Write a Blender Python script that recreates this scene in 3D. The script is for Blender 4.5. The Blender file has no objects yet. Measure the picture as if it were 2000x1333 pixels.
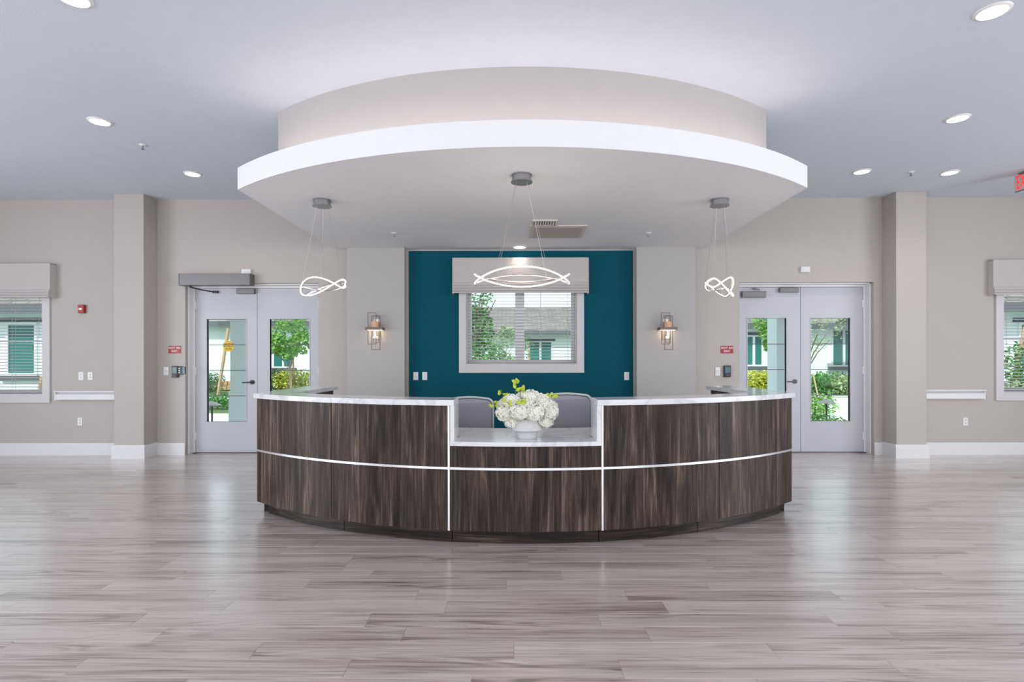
import bpy, math, random
from mathutils import Vector, Matrix
R = math.radians
random.seed(7)
C = bpy.context.scene.collection
PI = math.pi
# ------------------------------------------------------------------ camera
F, CX, CY = 1080.0, 1000.0, 704.5          # focal length / principal point in pixels of the 2000x1333 frame
EYE = 1.37
YAW, ROLL = R(0.27), 0.0015
rt = Vector((math.cos(YAW), math.sin(YAW), 0)); fw = Vector((-math.sin(YAW), math.cos(YAW), 0)); up = Vector((0, 0, 1))
Rc = (rt - ROLL*up).normalized(); Uc = (up + ROLL*rt).normalized()
cam = bpy.data.cameras.new('camera'); co = bpy.data.objects.new('camera', cam); C.objects.link(co)
m = Matrix.Identity(4)
for i in range(3):
    m[i][0] = Rc[i]; m[i][1] = Uc[i]; m[i][2] = -fw[i]
m[2][3] = EYE
co.matrix_world = m
cam.sensor_width = 36; cam.lens = 36*F/2000; cam.shift_y = (CY-666.5)/2000*1.0
cam.shift_y = (CY-666.5)/2000
cam.clip_start = 0.05; cam.clip_end = 200
bpy.context.scene.camera = co
# ------------------------------------------------------------------ world, sun, fill lights, exposure
w = bpy.data.worlds.new('sky'); bpy.context.scene.world = w; w.use_nodes = True
bg = w.node_tree.nodes['Background']; bg.inputs[0].default_value = (0.82, 0.92, 1.0, 1); bg.inputs[1].default_value = 1.65
def lamp(name, kind, loc, rot, energy, col, size=None, sy=None, parent=None, shape='RECTANGLE'):
    l = bpy.data.lights.new(name, kind); l.energy = energy; l.color = col
    if kind == 'AREA':
        l.shape = shape; l.size = size
        if shape == 'RECTANGLE': l.size_y = sy
    if kind == 'SPOT':
        l.spot_size = R(130); l.spot_blend = 0.9; l.shadow_soft_size = size
    if kind == 'POINT': l.shadow_soft_size = size
    o = bpy.data.objects.new(name, l); C.objects.link(o); o.location = loc; o.rotation_euler = rot
    if parent: o.parent = parent
    return o
sun = lamp('sun', 'SUN', (0, -5, 20), (R(42), 0, R(-18)), 3.6, (1, .95, .88)); sun.data.angle = R(1)
# added area lights behind the camera that fill the room; no windows there
for x in (-6.2, 0, 6.2):
    lamp('window_daylight', 'AREA', (x, -4.6, 1.75), (R(90), 0, 0), 160, (.90, .95, 1.0), 5.2, 2.9)
# added fill lights at the side walls, brightening ceiling, floor and soffit underside
lamp('window_daylight', 'AREA', (-9.3, 1.6, 1.7), (R(90), 0, R(-90)), 285, (.88, .94, 1.0), 5.0, 2.3)
lamp('window_daylight', 'AREA', (9.55, 1.6, 1.7), (R(90), 0, R(90)), 285, (.90, .95, 1.0), 5.0, 2.3)
# bare spots added under the out-of-view ceiling to brighten the foreground floor
for x in (-6.5, -2.2, 2.2, 6.5):
    for y in (-2.6, .9): lamp('hall_downlight', 'SPOT', (x, y, 3.68), (0, 0, 0), 50, (1, .93, .84), .09)
vs = bpy.context.scene.view_settings
vs.view_transform = 'Standard'; vs.look = 'None'; vs.exposure = 0.0; vs.gamma = 1.0; vs.use_curve_mapping = False
# ------------------------------------------------------------------ point helpers
def ray(px, py):
    u = (px-CX)/F; v = (py-CY)/F
    return u*Rc - v*Uc + fw
def P(px, py, y):                      # point seen at that pixel on the vertical plane y
    d = ray(px, py); return Vector((0, 0, EYE)) + d*(y/d.y)
def PH(px, py, z):                     # ... on the horizontal plane z
    d = ray(px, py); return Vector((0, 0, EYE)) + d*((z-EYE)/d.z)
# ------------------------------------------------------------------ materials
MAT = {}
def mat(name, col, rough=.6, metal=0, spec=.5, emit=None, es=0, noise=0, nscale=8, bump=0, bscale=60, coat=0):
    mt = bpy.data.materials.new(name); mt.use_nodes = True; MAT[name] = mt
    nt = mt.node_tree; b = nt.nodes['Principled BSDF']
    b.inputs['Base Color'].default_value = (*col, 1); b.inputs['Roughness'].default_value = rough
    b.inputs['Metallic'].default_value = metal; b.inputs['Specular IOR Level'].default_value = spec
    b.inputs['Coat Weight'].default_value = coat
    if emit: b.inputs['Emission Color'].default_value = (*emit, 1); b.inputs['Emission Strength'].default_value = es
    tc = nt.nodes.new('ShaderNodeTexCoord')
    n = nt.nodes.new('ShaderNodeTexNoise'); n.inputs['Scale'].default_value = nscale; n.inputs['Detail'].default_value = 4
    nt.links.new(tc.outputs['Object'], n.inputs['Vector'])
    k = noise or .03
    mx = nt.nodes.new('ShaderNodeMix'); mx.data_type = 'RGBA'
    mx.inputs[6].default_value = (*[max(0, c*(1-k)) for c in col], 1); mx.inputs[7].default_value = (*[min(1, c*(1+k)) for c in col], 1)
    nt.links.new(n.outputs[0], mx.inputs[0]); nt.links.new(mx.outputs[2], b.inputs['Base Color'])
    if bump:
        n2 = nt.nodes.new('ShaderNodeTexNoise'); n2.inputs['Scale'].default_value = bscale; n2.inputs['Detail'].default_value = 3
        nt.links.new(tc.outputs['Object'], n2.inputs['Vector'])
        bp = nt.nodes.new('ShaderNodeBump'); bp.inputs['Strength'].default_value = bump; bp.inputs['Distance'].default_value = .004
        nt.links.new(n2.outputs[0], bp.inputs['Height']); nt.links.new(bp.outputs[0], b.inputs['Normal'])
    return mt
mat('wall_paint', (.50, .455, .422), .55, bump=.25, bscale=90)
mat('pilaster_paint', (.455, .435, .425), .55, bump=.2, bscale=90)
mat('ceiling_paint', (.68, .74, .83), .85, bump=.3, bscale=70)
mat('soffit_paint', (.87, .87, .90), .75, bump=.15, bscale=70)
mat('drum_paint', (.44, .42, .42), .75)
mat('teal', (.003, .085, .125), .75, spec=.12, noise=.35, nscale=60, bump=.6, bscale=160)
mat('trim_white', (.78, .77, .78), .35)
mat('door_white', (.55, .55, .60), .38)
mat('casing', (.66, .63, .64), .4)
mat('plastic_white', (.85, .84, .83), .35)
mat('fabric', (.58, .54, .53), .9, noise=.12, nscale=120, bump=.6, bscale=400)
mat('slat', (.52, .50, .52), .45)
mat('vinyl_frame', (.80, .80, .82), .4)
mat('aluminium', (.72, .72, .75), .28, metal=.85)
mat('steel', (.34, .34, .35), .35, metal=.9)
mat('frame_metal', (.20, .165, .145), .45, metal=.35)
mat('bronze', (.13, .11, .10), .35, metal=.7)
mat('nickel', (.50, .47, .45), .3, metal=.85)
mat('dark_metal', (.05, .055, .06), .35, metal=.6)
mat('operator_grey', (.20, .195, .195), .38, metal=.5)
mat('operator_end', (.14, .13, .13), .5)
mat('red_sign', (.42, .012, .02), .4)
mat('red_alarm', (.40, .01, .012), .35)
mat('yellow', (.75, .50, .01), .45)
mat('black', (.012, .013, .015), .35)
mat('green_glass', (.01, .11, .09), .2)
mat('blue_lens', (.02, .13, .17), .2)
mat('led', (1, .95, .9), .5, emit=(1, .86, .72), es=5.5)
mat('lens', (1, 1, 1), .5, emit=(1, .965, .91), es=3.2)
mat('cove', (1, .9, .8), .5, emit=(1, .80, .70), es=14)
mat('bulb', (1, .9, .8), .5, emit=(1, .80, .55), es=2.2)
mat('candle', (.60, .36, .22), .5, emit=(1, .5, .25), es=.12)
mat('exit_red', (.8, .02, .01), .4, emit=(1, .03, .015), es=1.3)
mat('exit_face', (.72, .62, .62), .3)
mat('exit_box', (.22, .23, .22), .4)
mat('grille', (.66, .60, .55), .5)
mat('grille_dark', (.08, .09, .09), .6)
mat('panel_beige', (.50, .45, .41), .6)
mat('ceramic', (.66, .65, .66), .35, noise=.08, nscale=30)
mat('petal', (.90, .90, .79), .7, noise=.12, nscale=40)
mat('leaf_lime', (.50, .58, .03), .5, noise=.3, nscale=40)
mat('stem', (.16, .22, .05), .6)
mat('chair_back', (.30, .30, .35), .75, noise=.06, nscale=200)
mat('chair_frame', (.55, .54, .53), .4)
mat('desk_inner', (.035, .028, .026), .5)
mat('black_rubber', (.02, .02, .02), .7)
# outdoors
mat('stucco', (.80, .86, .88), .9, bump=.3, bscale=20)
mat('porch_white', (.78, .84, .86), .8)
mat('fascia', (.10, .11, .12), .6)
mat('concrete', (.72, .74, .74), .9, noise=.05, nscale=2)
mat('mulch', (.09, .065, .05), .95, noise=.5, nscale=30)
mat('lawn', (.09, .15, .04), .95, noise=.4, nscale=12)
mat('leaf_bright', (.17, .37, .06), .55, noise=.5, nscale=3)
mat('leaf_mid', (.07, .24, .04), .6, noise=.5, nscale=3)
mat('leaf_dark', (.02, .10, .03), .6, noise=.5, nscale=3)
mat('leaf_gold', (.50, .52, .06), .55, noise=.5, nscale=5)
mat('leaf_pale', (.30, .42, .18), .6, noise=.4, nscale=3)
mat('bark', (.22, .17, .13), .9, noise=.3, nscale=12)
mat('stake_wood', (.52, .34, .22), .8, noise=.2, nscale=10)
mat('win_green', (.02, .16, .14), .12, noise=.5, nscale=.8)
mat('stone_tan', (.50, .33, .20), .9, noise=.3, nscale=6)
mat('roof_shingle', (.20, .18, .165), .95, noise=.35, nscale=5)

def glass_mat():
    mt = bpy.data.materials.new('clear_glass'); mt.use_nodes = True; MAT['glass'] = mt
    nt = mt.node_tree; nt.nodes.clear()
    o = nt.nodes.new('ShaderNodeOutputMaterial'); t = nt.nodes.new('ShaderNodeBsdfTransparent'); g = nt.nodes.new('ShaderNodeBsdfGlossy')
    t.inputs[0].default_value = (.93, .98, .97, 1); g.inputs['Roughness'].default_value = .02
    f = nt.nodes.new('ShaderNodeFresnel'); f.inputs[0].default_value = 1.14
    mx = nt.nodes.new('ShaderNodeMixShader')
    nt.links.new(f.outputs[0], mx.inputs[0]); nt.links.new(t.outputs[0], mx.inputs[1]); nt.links.new(g.outputs[0], mx.inputs[2]); nt.links.new(mx.outputs[0], o.inputs[0])
glass_mat()

def nodes(name):
    mt = bpy.data.materials.new(name); mt.use_nodes = True; MAT[name] = mt
    nt = mt.node_tree
    def N(t, **kw):
        n = nt.nodes.new(t)
        for k, v in kw.items(): n.inputs[k].default_value = v
        return n
    return nt, N, nt.links.new, nt.nodes['Principled BSDF']
def ramp(nt, stops):
    r = nt.nodes.new('ShaderNodeValToRGB'); e = r.color_ramp.elements
    while len(e) < len(stops): e.new(.5)
    for i, (p, c) in enumerate(stops): e[i].position = p; e[i].color = (*c, 1)
    return r
def mathn(nt, op, a=None, b=None):
    n = nt.nodes.new('ShaderNodeMath'); n.operation = op
    for i, v in enumerate((a, b)):
        if v is None: continue
        if isinstance(v, (int, float)): n.inputs[i].default_value = v
        else: nt.links.new(v, n.inputs[i])
    return n.outputs[0]
# ---- floor planks: greige oak vinyl, grain along x, shifted per plank
def floor_mat():
    nt, N, L, b = nodes('plank')
    tc = N('ShaderNodeTexCoord'); oi = N('ShaderNodeObjectInfo'); at = N('ShaderNodeAttribute'); at.attribute_name = 'rnd'
    geo = N('ShaderNodeNewGeometry')
    rnd = mathn(nt, 'ADD', oi.outputs['Random'], at.outputs['Fac'])
    cmb = N('ShaderNodeCombineXYZ'); L(mathn(nt, 'MULTIPLY', rnd, 57.0), cmb.inputs[0]); L(mathn(nt, 'MULTIPLY', rnd, 31.0), cmb.inputs[1]); L(mathn(nt, 'MULTIPLY', rnd, 13.0), cmb.inputs[2])
    add = N('ShaderNodeVectorMath'); add.operation = 'ADD'; L(geo.outputs['Position'], add.inputs[0]); L(cmb.outputs[0], add.inputs[1])
    def noise(sx, sy, scale, det, dist=0, rough=.55):
        mp = N('ShaderNodeMapping'); mp.inputs['Scale'].default_value = (sx, sy, 1); L(add.outputs[0], mp.inputs[0])
        n = N('ShaderNodeTexNoise'); n.inputs['Scale'].default_value = scale; n.inputs['Detail'].default_value = det
        n.inputs['Distortion'].default_value = dist; n.inputs['Roughness'].default_value = rough
        L(mp.outputs[0], n.inputs['Vector']); return n.outputs[0]
    broad = noise(.7, 9, 1.0, 3, .4)
    streak = noise(1.6, 60, 1.0, 5, .6, .6)
    fine = noise(6, 260, 1.0, 3, .2)
    # cathedral figure
    mp = N('ShaderNodeMapping'); mp.inputs['Scale'].default_value = (.9, 11, 1); L(add.outputs[0], mp.inputs[0])
    n = N('ShaderNodeTexNoise'); n.inputs['Scale'].default_value = 1.0; n.inputs['Detail'].default_value = 1; n.inputs['Distortion'].default_value = .3; L(mp.outputs[0], n.inputs['Vector'])
    ring = mathn(nt, 'SINE', mathn(nt, 'MULTIPLY', n.outputs[0], 62))
    mask = ramp(nt, [(.52, (0, 0, 0)), (.66, (1, 1, 1))]); L(noise(.8, 5, 1.3, 1), mask.inputs[0])
    ring = mathn(nt, 'MULTIPLY', mathn(nt, 'MULTIPLY', ring, mask.outputs[0]), .07)
    v = mathn(nt, 'ADD', mathn(nt, 'MULTIPLY', broad, .48), mathn(nt, 'MULTIPLY', streak, .58))
    v = mathn(nt, 'ADD', v, mathn(nt, 'MULTIPLY', fine, .13)); v = mathn(nt, 'ADD', v, ring)
    tone = mathn(nt, 'MULTIPLY', mathn(nt, 'SUBTRACT', mathn(nt, 'FRACT', mathn(nt, 'MULTIPLY', rnd, 17.31)), .5), .10)
    v = mathn(nt, 'SUBTRACT', mathn(nt, 'ADD', v, tone), .045)
    r = ramp(nt, [(.37, (.15, .110, .095)), (.45, (.32, .252, .228)), (.53, (.47, .385, .358)), (.66, (.60, .515, .485))])
    L(v, r.inputs[0]); L(r.outputs[0], b.inputs['Base Color'])
    rr = mathn(nt, 'ADD', mathn(nt, 'MULTIPLY', streak, .14), .27); L(rr, b.inputs['Roughness'])
    b.inputs['Specular IOR Level'].default_value = .9; b.inputs['Coat Weight'].default_value = 1.0; b.inputs['Coat Roughness'].default_value = .2
    bp = N('ShaderNodeBump'); bp.inputs['Strength'].default_value = .22; bp.inputs['Distance'].default_value = .002; L(v, bp.inputs['Height']); L(bp.outputs[0], b.inputs['Normal'])
floor_mat()
# ---- desk laminate: dark walnut, grain vertical
def walnut(name, horizontal=False, dark=1.0):
    nt, N, L, b = nodes(name)
    geo = N('ShaderNodeNewGeometry')
    def noise(s, zs, det, dist, rough=.6, off=0):
        mp = N('ShaderNodeMapping'); mp.inputs['Scale'].default_value = (s, s, zs) if not horizontal else (zs, zs, s)
        mp.inputs['Location'].default_value = (off, off, off); L(geo.outputs['Position'], mp.inputs[0])
        n = N('ShaderNodeTexNoise'); n.inputs['Scale'].default_value = 1; n.inputs['Detail'].default_value = det; n.inputs['Distortion'].default_value = dist; n.inputs['Roughness'].default_value = rough
        L(mp.outputs[0], n.inputs['Vector']); return n.outputs[0]
    a = noise(9, .9, 4, .8); c = noise(32, 1.6, 5, .9, .65, 3); d = noise(120, 3, 3, .3, .6, 9); e = noise(3.2, .35, 2, .5, .5, 5)
    v = mathn(nt, 'ADD', mathn(nt, 'MULTIPLY', a, .32), mathn(nt, 'MULTIPLY', c, .47))
    v = mathn(nt, 'ADD', v, mathn(nt, 'MULTIPLY', d, .18)); v = mathn(nt, 'ADD', v, mathn(nt, 'MULTIPLY', e, .13))
    k = dark
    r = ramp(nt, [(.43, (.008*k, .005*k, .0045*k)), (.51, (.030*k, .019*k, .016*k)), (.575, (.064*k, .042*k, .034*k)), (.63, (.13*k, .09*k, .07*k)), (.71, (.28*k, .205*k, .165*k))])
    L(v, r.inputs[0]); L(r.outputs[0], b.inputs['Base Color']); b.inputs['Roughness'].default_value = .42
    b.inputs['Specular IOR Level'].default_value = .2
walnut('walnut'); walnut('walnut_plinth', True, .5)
def quartz():
    nt, N, L, b = nodes('quartz')
    tc = N('ShaderNodeTexCoord')
    n = N('ShaderNodeTexNoise'); n.inputs['Scale'].default_value = 2.2; n.inputs['Detail'].default_value = 6; n.inputs['Distortion'].default_value = 1.2
    L(tc.outputs['Object'], n.inputs['Vector'])
    r = ramp(nt, [(.44, (.74, .74, .76)), (.495, (.62, .62, .65)), (.53, (.76, .76, .78))]); L(n.outputs[0], r.inputs[0]); L(r.outputs[0], b.inputs['Base Color'])
    b.inputs['Roughness'].default_value = .12
quartz()
def shingle():
    nt, N, L, b = nodes('shingles')
    tc = N('ShaderNodeTexCoord'); br = N('ShaderNodeTexBrick')
    br.inputs['Scale'].default_value = 1.0; br.inputs['Color1'].default_value = (.26, .235, .215, 1); br.inputs['Color2'].default_value = (.17, .15, .14, 1); br.inputs['Mortar'].default_value = (.10, .09, .085, 1)
    br.inputs['Brick Width'].default_value = .5; br.inputs['Row Height'].default_value = .22; br.inputs['Mortar Size'].default_value = .02
    L(tc.outputs['Object'], br.inputs['Vector']); L(br.outputs[0], b.inputs['Base Color']); b.inputs['Roughness'].default_value = .95
shingle()
# ------------------------------------------------------------------ object helpers
WLOC = {}
class MB:
    def __init__(s): s.v = []; s.f = []
    def box(s, x0, x1, y0, y1, z0, z1):
        n = len(s.v)
        s.v += [(x, y, z) for z in (z0, z1) for y in (y0, y1) for x in (x0, x1)]
        s.f += [tuple(n+i for i in q) for q in ((0, 2, 3, 1), (4, 5, 7, 6), (0, 1, 5, 4), (1, 3, 7, 5), (3, 2, 6, 7), (2, 0, 4, 6))]
        return s
    def prism(s, pts, z0, z1):          # closed outline (ccw seen from above), extruded in z
        n = len(s.v); k = len(pts)
        s.v += [(p[0], p[1], z0) for p in pts] + [(p[0], p[1], z1) for p in pts]
        s.f.append(tuple(n+i for i in reversed(range(k)))); s.f.append(tuple(n+k+i for i in range(k)))
        for i in range(k): j = (i+1) % k; s.f.append((n+i, n+j, n+k+j, n+k+i))
        return s
    def sweep(s, sections, closed=False):   # list of equal rings -> skin
        n = len(s.v); k = len(sections[0]); c = len(sections)
        for r in sections: s.v += [tuple(p) for p in r]
        for a in range(c if closed else c-1):
            b = (a+1) % c
            for i in range(k):
                j = (i+1) % k; s.f.append((n+a*k+i, n+a*k+j, n+b*k+j, n+b*k+i))
        if not closed:
            s.f.append(tuple(n+i for i in reversed(range(k)))); s.f.append(tuple(n+(c-1)*k+i for i in range(k)))
        return s
    def tube(s, pts, r, k=8, closed=False, r1=None):
        pts = [Vector(p) for p in pts]; secs = []; c = len(pts); prev = None
        for i, p in enumerate(pts):
            a = pts[(i-1) % c] if (closed or i > 0) else p
            b = pts[(i+1) % c] if (closed or i < c-1) else p
            t = (b-a).normalized()
            ref = prev if prev is not None else (Vector((0, 0, 1)) if abs(t.z) < .9 else Vector((1, 0, 0)))
            u = (ref - t*ref.dot(t)).normalized(); prev = u; q = t.cross(u)
            rr = r if r1 is None else r+(r1-r)*i/(c-1)
            secs.append([p+u*math.cos(x)*rr+q*math.sin(x)*rr for x in [2*PI*j/k for j in range(k)]])
        return s.sweep(secs, closed)
    def lathe(s, prof, cx=0, cy=0, k=24, caps=True):   # prof: (radius, z)
        n = len(s.v)
        for r, z in prof: s.v += [(cx+r*math.cos(2*PI*i/k), cy+r*math.sin(2*PI*i/k), z) for i in range(k)]
        for a in range(len(prof)-1):
            for i in range(k): j = (i+1) % k; s.f.append((n+a*k+i, n+a*k+j, n+(a+1)*k+j, n+(a+1)*k+i))
        if caps:
            s.f.append(tuple(n+i for i in reversed(range(k)))); q = n+(len(prof)-1)*k; s.f.append(tuple(q+i for i in range(k)))
        return s
    def rect_frame(s, x0, x1, y0, y1, z0, z1, t, tb=None):   # upright frame in xz
        tb = t if tb is None else tb
        s.box(x0, x0+t, y0, y1, z0, z1); s.box(x1-t, x1, y0, y1, z0, z1)
        s.box(x0+t, x1-t, y0, y1, z1-t, z1); s.box(x0+t, x1-t, y0, y1, z0, z0+tb); return s
    def build(s, name, m, parent=None, bev=0, smooth=False, kind=None, label=None, origin=None):
        off = WLOC.get(parent.as_pointer(), Vector()) if parent else Vector()
        o_loc = Vector(origin)-off if origin is not None else Vector()
        me = bpy.data.meshes.new(name)
        sh = off+o_loc
        me.from_pydata([(x-sh.x, y-sh.y, z-sh.z) for x, y, z in s.v], [], s.f); me.update()
        if m: me.materials.append(MAT[m])
        o = bpy.data.objects.new(name, me); C.objects.link(o); o.location = o_loc
        if parent: o.parent = parent
        WLOC[o.as_pointer()] = sh.copy()
        if bev:
            b = o.modifiers.new('bevel', 'BEVEL'); b.width = bev; b.segments = 2; b.limit_method = 'ANGLE'
        if smooth:
            for p in me.polygons: p.use_smooth = True
            if bev == 0:
                e = o.modifiers.new('split', 'EDGE_SPLIT'); e.split_angle = R(40)
        if kind: o['kind'] = kind
        if label: o['label'] = label
        return o
def tag(o, label, cat, group=None):
    o['label'] = label; o['category'] = cat
    if group: o['group'] = group
    return o
def thing(name, label, cat, loc=(0, 0, 0), group=None):
    o = bpy.data.objects.new(name, None); C.objects.link(o); o.location = loc; o.empty_display_size = .1
    WLOC[o.as_pointer()] = Vector(loc)
    return tag(o, label, cat, group)
def struct(name, loc=(0, 0, 0)):
    o = bpy.data.objects.new(name, None); C.objects.link(o); o.location = loc; o['kind'] = 'structure'; o.empty_display_size = .1
    WLOC[o.as_pointer()] = Vector(loc); return o
def copy_tree(o, parent=None):
    c = o.copy(); C.objects.link(c); c.parent = parent
    for ch in list(o.children): copy_tree(ch, c)
    return c
def text_mesh(body, size, name, m, parent, loc, rot=(R(90), 0, 0), ext=.0015, align='CENTER', sx=1, sp=1.0):
    cu = bpy.data.curves.new('txt', 'FONT'); cu.body = body; cu.size = size; cu.extrude = ext; cu.align_x = align; cu.align_y = 'CENTER'; cu.resolution_u = 2
    cu.space_character = sp; cu.offset = size*.012
    t = bpy.data.objects.new('txt', cu); C.objects.link(t)
    me = bpy.data.meshes.new_from_object(t.evaluated_get(bpy.context.evaluated_depsgraph_get()))
    bpy.data.objects.remove(t); bpy.data.curves.remove(cu)
    me.name = name; me.materials.clear(); me.materials.append(MAT[m])
    for v in me.vertices: v.co.x *= sx
    o = bpy.data.objects.new(name, me); C.objects.link(o)
    off = WLOC.get(parent.as_pointer(), Vector()) if parent else Vector()
    o.location = Vector(loc)-off; o.rotation_euler = rot; o.parent = parent
    return o
def holed(mb, x0, x1, z0, z1, y0, y1, holes):
    xs = sorted({x0, x1, *[h[0] for h in holes], *[h[1] for h in holes]})
    for a, b in zip(xs, xs[1:]):
        cx = (a+b)/2; hs = sorted([(h[2], h[3]) for h in holes if h[0] < cx < h[1]]); z = z0
        for h0, h1 in hs:
            if h0 > z: mb.box(a, b, y0, y1, z, h0)
            z = max(z, h1)
        if z < z1: mb.box(a, b, y0, y1, z, z1)
    return mb
# ================================================================== THE ROOM
YW, WT, ZC, ZS = 8.02, .34, 3.715, 2.98      # wall plane, wall thickness, ceiling, soffit underside
XL, XR, YF = -9.5, 9.75, -4.8
DL = (-4.79, -2.85); DR = (3.255, 5.195); DH = 2.50
W_C = (-.70, .90, 1.315, 2.62)
W_L = (-8.45, -6.86, .885, 2.45); W_R = (7.045, 8.64, .90, 2.45)
wb = MB(); holed(wb, XL, XR, 0, ZC, YW, YW+WT, [(DL[0], DL[1], 0, DH), (DR[0], DR[1], 0, DH), W_C, W_L, W_R])
wall = wb.build('wall_back', 'wall_paint', kind='structure')
MB().box(XL-.2, XL, YF, YW+WT, 0, ZC).build('wall_left', 'wall_paint', kind='structure')
MB().box(XR, XR+.2, YF, YW+WT, 0, ZC).build('wall_right', 'wall_paint', kind='structure')
MB().box(XL-.2, XR+.2, YF-.2, YF, 0, ZC).build('wall_front', 'wall_paint', kind='structure')
ceil_ = MB().box(XL-.2, XR+.2, YF-.2, YW+WT+.5, ZC, ZC+.25).build('ceiling', 'ceiling_paint', kind='structure')
# columns and pilasters are pieces of the back wall
MB().box(-5.62, -5.20, 7.73, YW, 0, ZC).build('column', 'wall_paint', wall, bev=.006)
MB().box(5.318, 5.74, 7.73, YW, 0, ZC).build('column', 'wall_paint', wall, bev=.006)
PL = (-2.39, -1.567); PR = (1.735, 2.573); YP = 7.87
MB().box(PL[0], PL[1], YP, YW, 0, ZS).build('pilaster', 'pilaster_paint', wall, bev=.004)
MB().box(PR[0], PR[1], YP, YW, 0, ZS).build('pilaster', 'pilaster_paint', wall, bev=.004)
acc = holed(MB(), PL[1]+.035, PR[0]-.02, 0, ZS-.02, YW-.008, YW, [(W_C[0], W_C[1], W_C[2], W_C[3])]).build('accent_covering', 'teal', wall, label='textured teal wall covering')
# baseboards
bb = MB()
def bbx(m_, x0, x1, y, h=.175, t=.018):
    m_.box(x0, x1, y-t, y, 0, h-.02); m_.box(x0, x1, y-t*.6, y, h-.02, h)
for x0, x1 in ((XL, -5.62), (-5.20, DL[0]), (DL[1], PL[0]), (PL[1], PR[0]), (PR[1], DR[0]), (DR[1], 5.318), (5.74, XR)): bbx(bb, x0, x1, YW)
bbx(bb, -5.645, -5.18, 7.73, .19, .02); bbx(bb, 5.298, 5.765, 7.73, .19, .02)
bb.box(-5.20, -5.18, 7.73, YW, 0, .19); bb.box(5.298, 5.318, 7.73, YW, 0, .19); bb.box(-5.64, -5.62, 7.73, YW, 0, .19); bb.box(5.74, 5.76, 7.73, YW, 0, .19)
bb.build('baseboard_back', 'trim_white', kind='structure')
MB().box(XL, XL+.018, YF, YW, 0, .175).build('baseboard_left', 'trim_white', kind='structure')
MB().box(XR-.018, XR, YF, YW, 0, .175).build('baseboard_right', 'trim_white', kind='structure')
# ---- soffit: curved slab under a curved drum
SX, SYC = .07, 8.16
def arc(r, a0, a1, n): return [(SX+r*math.sin(a0+(a1-a0)*i/n), SYC-r*math.cos(a0+(a1-a0)*i/n)) for i in range(n+1)]
a = math.asin(2.67/4.0)
pts = arc(4.0, -a, a, 56) + [(SX+2.66, YW), (SX-2.66, YW)]
MB().prism(pts, ZS, 3.186).build('soffit_slab', 'soffit_paint', ceil_, bev=.004)
a2 = math.asin(2.29/3.75)
pts = arc(3.75, -a2, a2, 56) + [(SX+2.29, YW), (SX-2.29, YW)]
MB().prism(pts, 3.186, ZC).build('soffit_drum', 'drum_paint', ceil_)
# warm cove strip lying on the slab, behind its edge
cv = MB(); ac = math.asin(2.40/3.95)
cv.sweep([[(SX+r*math.sin(t), SYC-r*math.cos(t), z) for r, z in ((3.955, 3.188), (3.937, 3.188), (3.937, 3.2), (3.955, 3.2))] for t in [-ac+2*ac*i/48 for i in range(49)]])
tag(cv.build('cove_light_strip', 'cove'), 'warm hidden light strip lying on top of the curved ceiling soffit', 'light strip')
# ================================================================== FLOOR
fl = MB().box(XL-.2, XR+.2, YF-.2, YW+WT, -.15, -.0085).build('floor', 'mulch', kind='structure')
PLW, PLL = .153, 1.2192
def plank_geo(mb, x0, x1, y0, y1):
    n = len(mb.v); i = .0011; g = .0003
    for d, z in ((g, -.0085), (g, -.0012), (i+g, 0)):
        mb.v += [(x0+d, y0+d, z), (x1-d, y0+d, z), (x1-d, y1-d, z), (x0+d, y1-d, z)]
    for k in (0, 4):
        for j in range(4): q = (j+1) % 4; mb.f.append((n+k+j, n+k+q, n+k+4+q, n+k+4+j))
    mb.f.append((n+8, n+9, n+10, n+11))
K2 = F*EYE
rows = {}
def ydepth(py): return K2/(py-CY)
y_ref = ydepth(1255)                                # a seam between two rows
known = {-1: -1.225, 0: -.557, 1: -.775, 2: -.385, 3: -.57, 4: -1.27, 5: -.92, 6: -1.13}
cands = []; YD_ = 8.20
r0 = int((YF-y_ref)/PLW)-1; r1 = int((YD_-y_ref)/PLW)+1
rr = random.Random(11)
for r in range(r0, r1+1):
    y0 = y_ref+r*PLW; y1 = y0+PLW
    if y1 <= YF or y0 >= YD_: continue
    offx = known.get(r, rr.uniform(0, PLL))
    k0 = math.floor((XL-offx)/PLL)
    for k in range(k0, k0+20):
        x0 = offx+k*PLL; x1 = x0+PLL
        if x1 <= XL or x0 >= XR: continue
        cands.append((x0, x1, y0, y1))
full, rest = [], []
def score(c):
    x0, x1, y0, y1 = c; yc = (y0+y1)/2
    if y1 < 2.35 or x0 < XL or x1 > XR or y1 > YW or y0 < YF: return 0
    vis = max(0, min(x1, .935*yc)-max(x0, -.935*yc))
    # hidden inside the desk footprint
    if abs((x0+x1)/2-.08) < 1.9 and yc > 7.7-math.sqrt(max(0, 3.5**2-((x0+x1)/2-.08)**2)) and yc < 7.4: vis = 0
    return vis/yc**3
cands.sort(key=score, reverse=True)
base = None; pm = MB(); plank_geo(pm, -PLL/2, PLL/2, -PLW/2, PLW/2)
me = bpy.data.meshes.new('plank'); me.from_pydata(pm.v, [], pm.f); me.materials.append(MAT['plank'])
cnt = 0; st = MB(); rv = []
for c in cands:
    x0, x1, y0, y1 = c
    if cnt < 300 and score(c) > 0:
        o = bpy.data.objects.new('plank', me); o.location = ((x0+x1)/2, (y0+y1)/2, 0); o.parent = fl; C.objects.link(o); cnt += 1
    else:
        n0 = len(st.v); x0, x1, y0, y1 = max(x0, XL), min(x1, XR), max(y0, YF), min(y1, YD_)
        if x1-x0 < .01 or y1-y0 < .01: continue
        plank_geo(st, x0, x1, y0, y1); rv += [rr.random()]*(len(st.v)-n0)
so = st.build('planks', 'plank', fl, kind='stuff')
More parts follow.
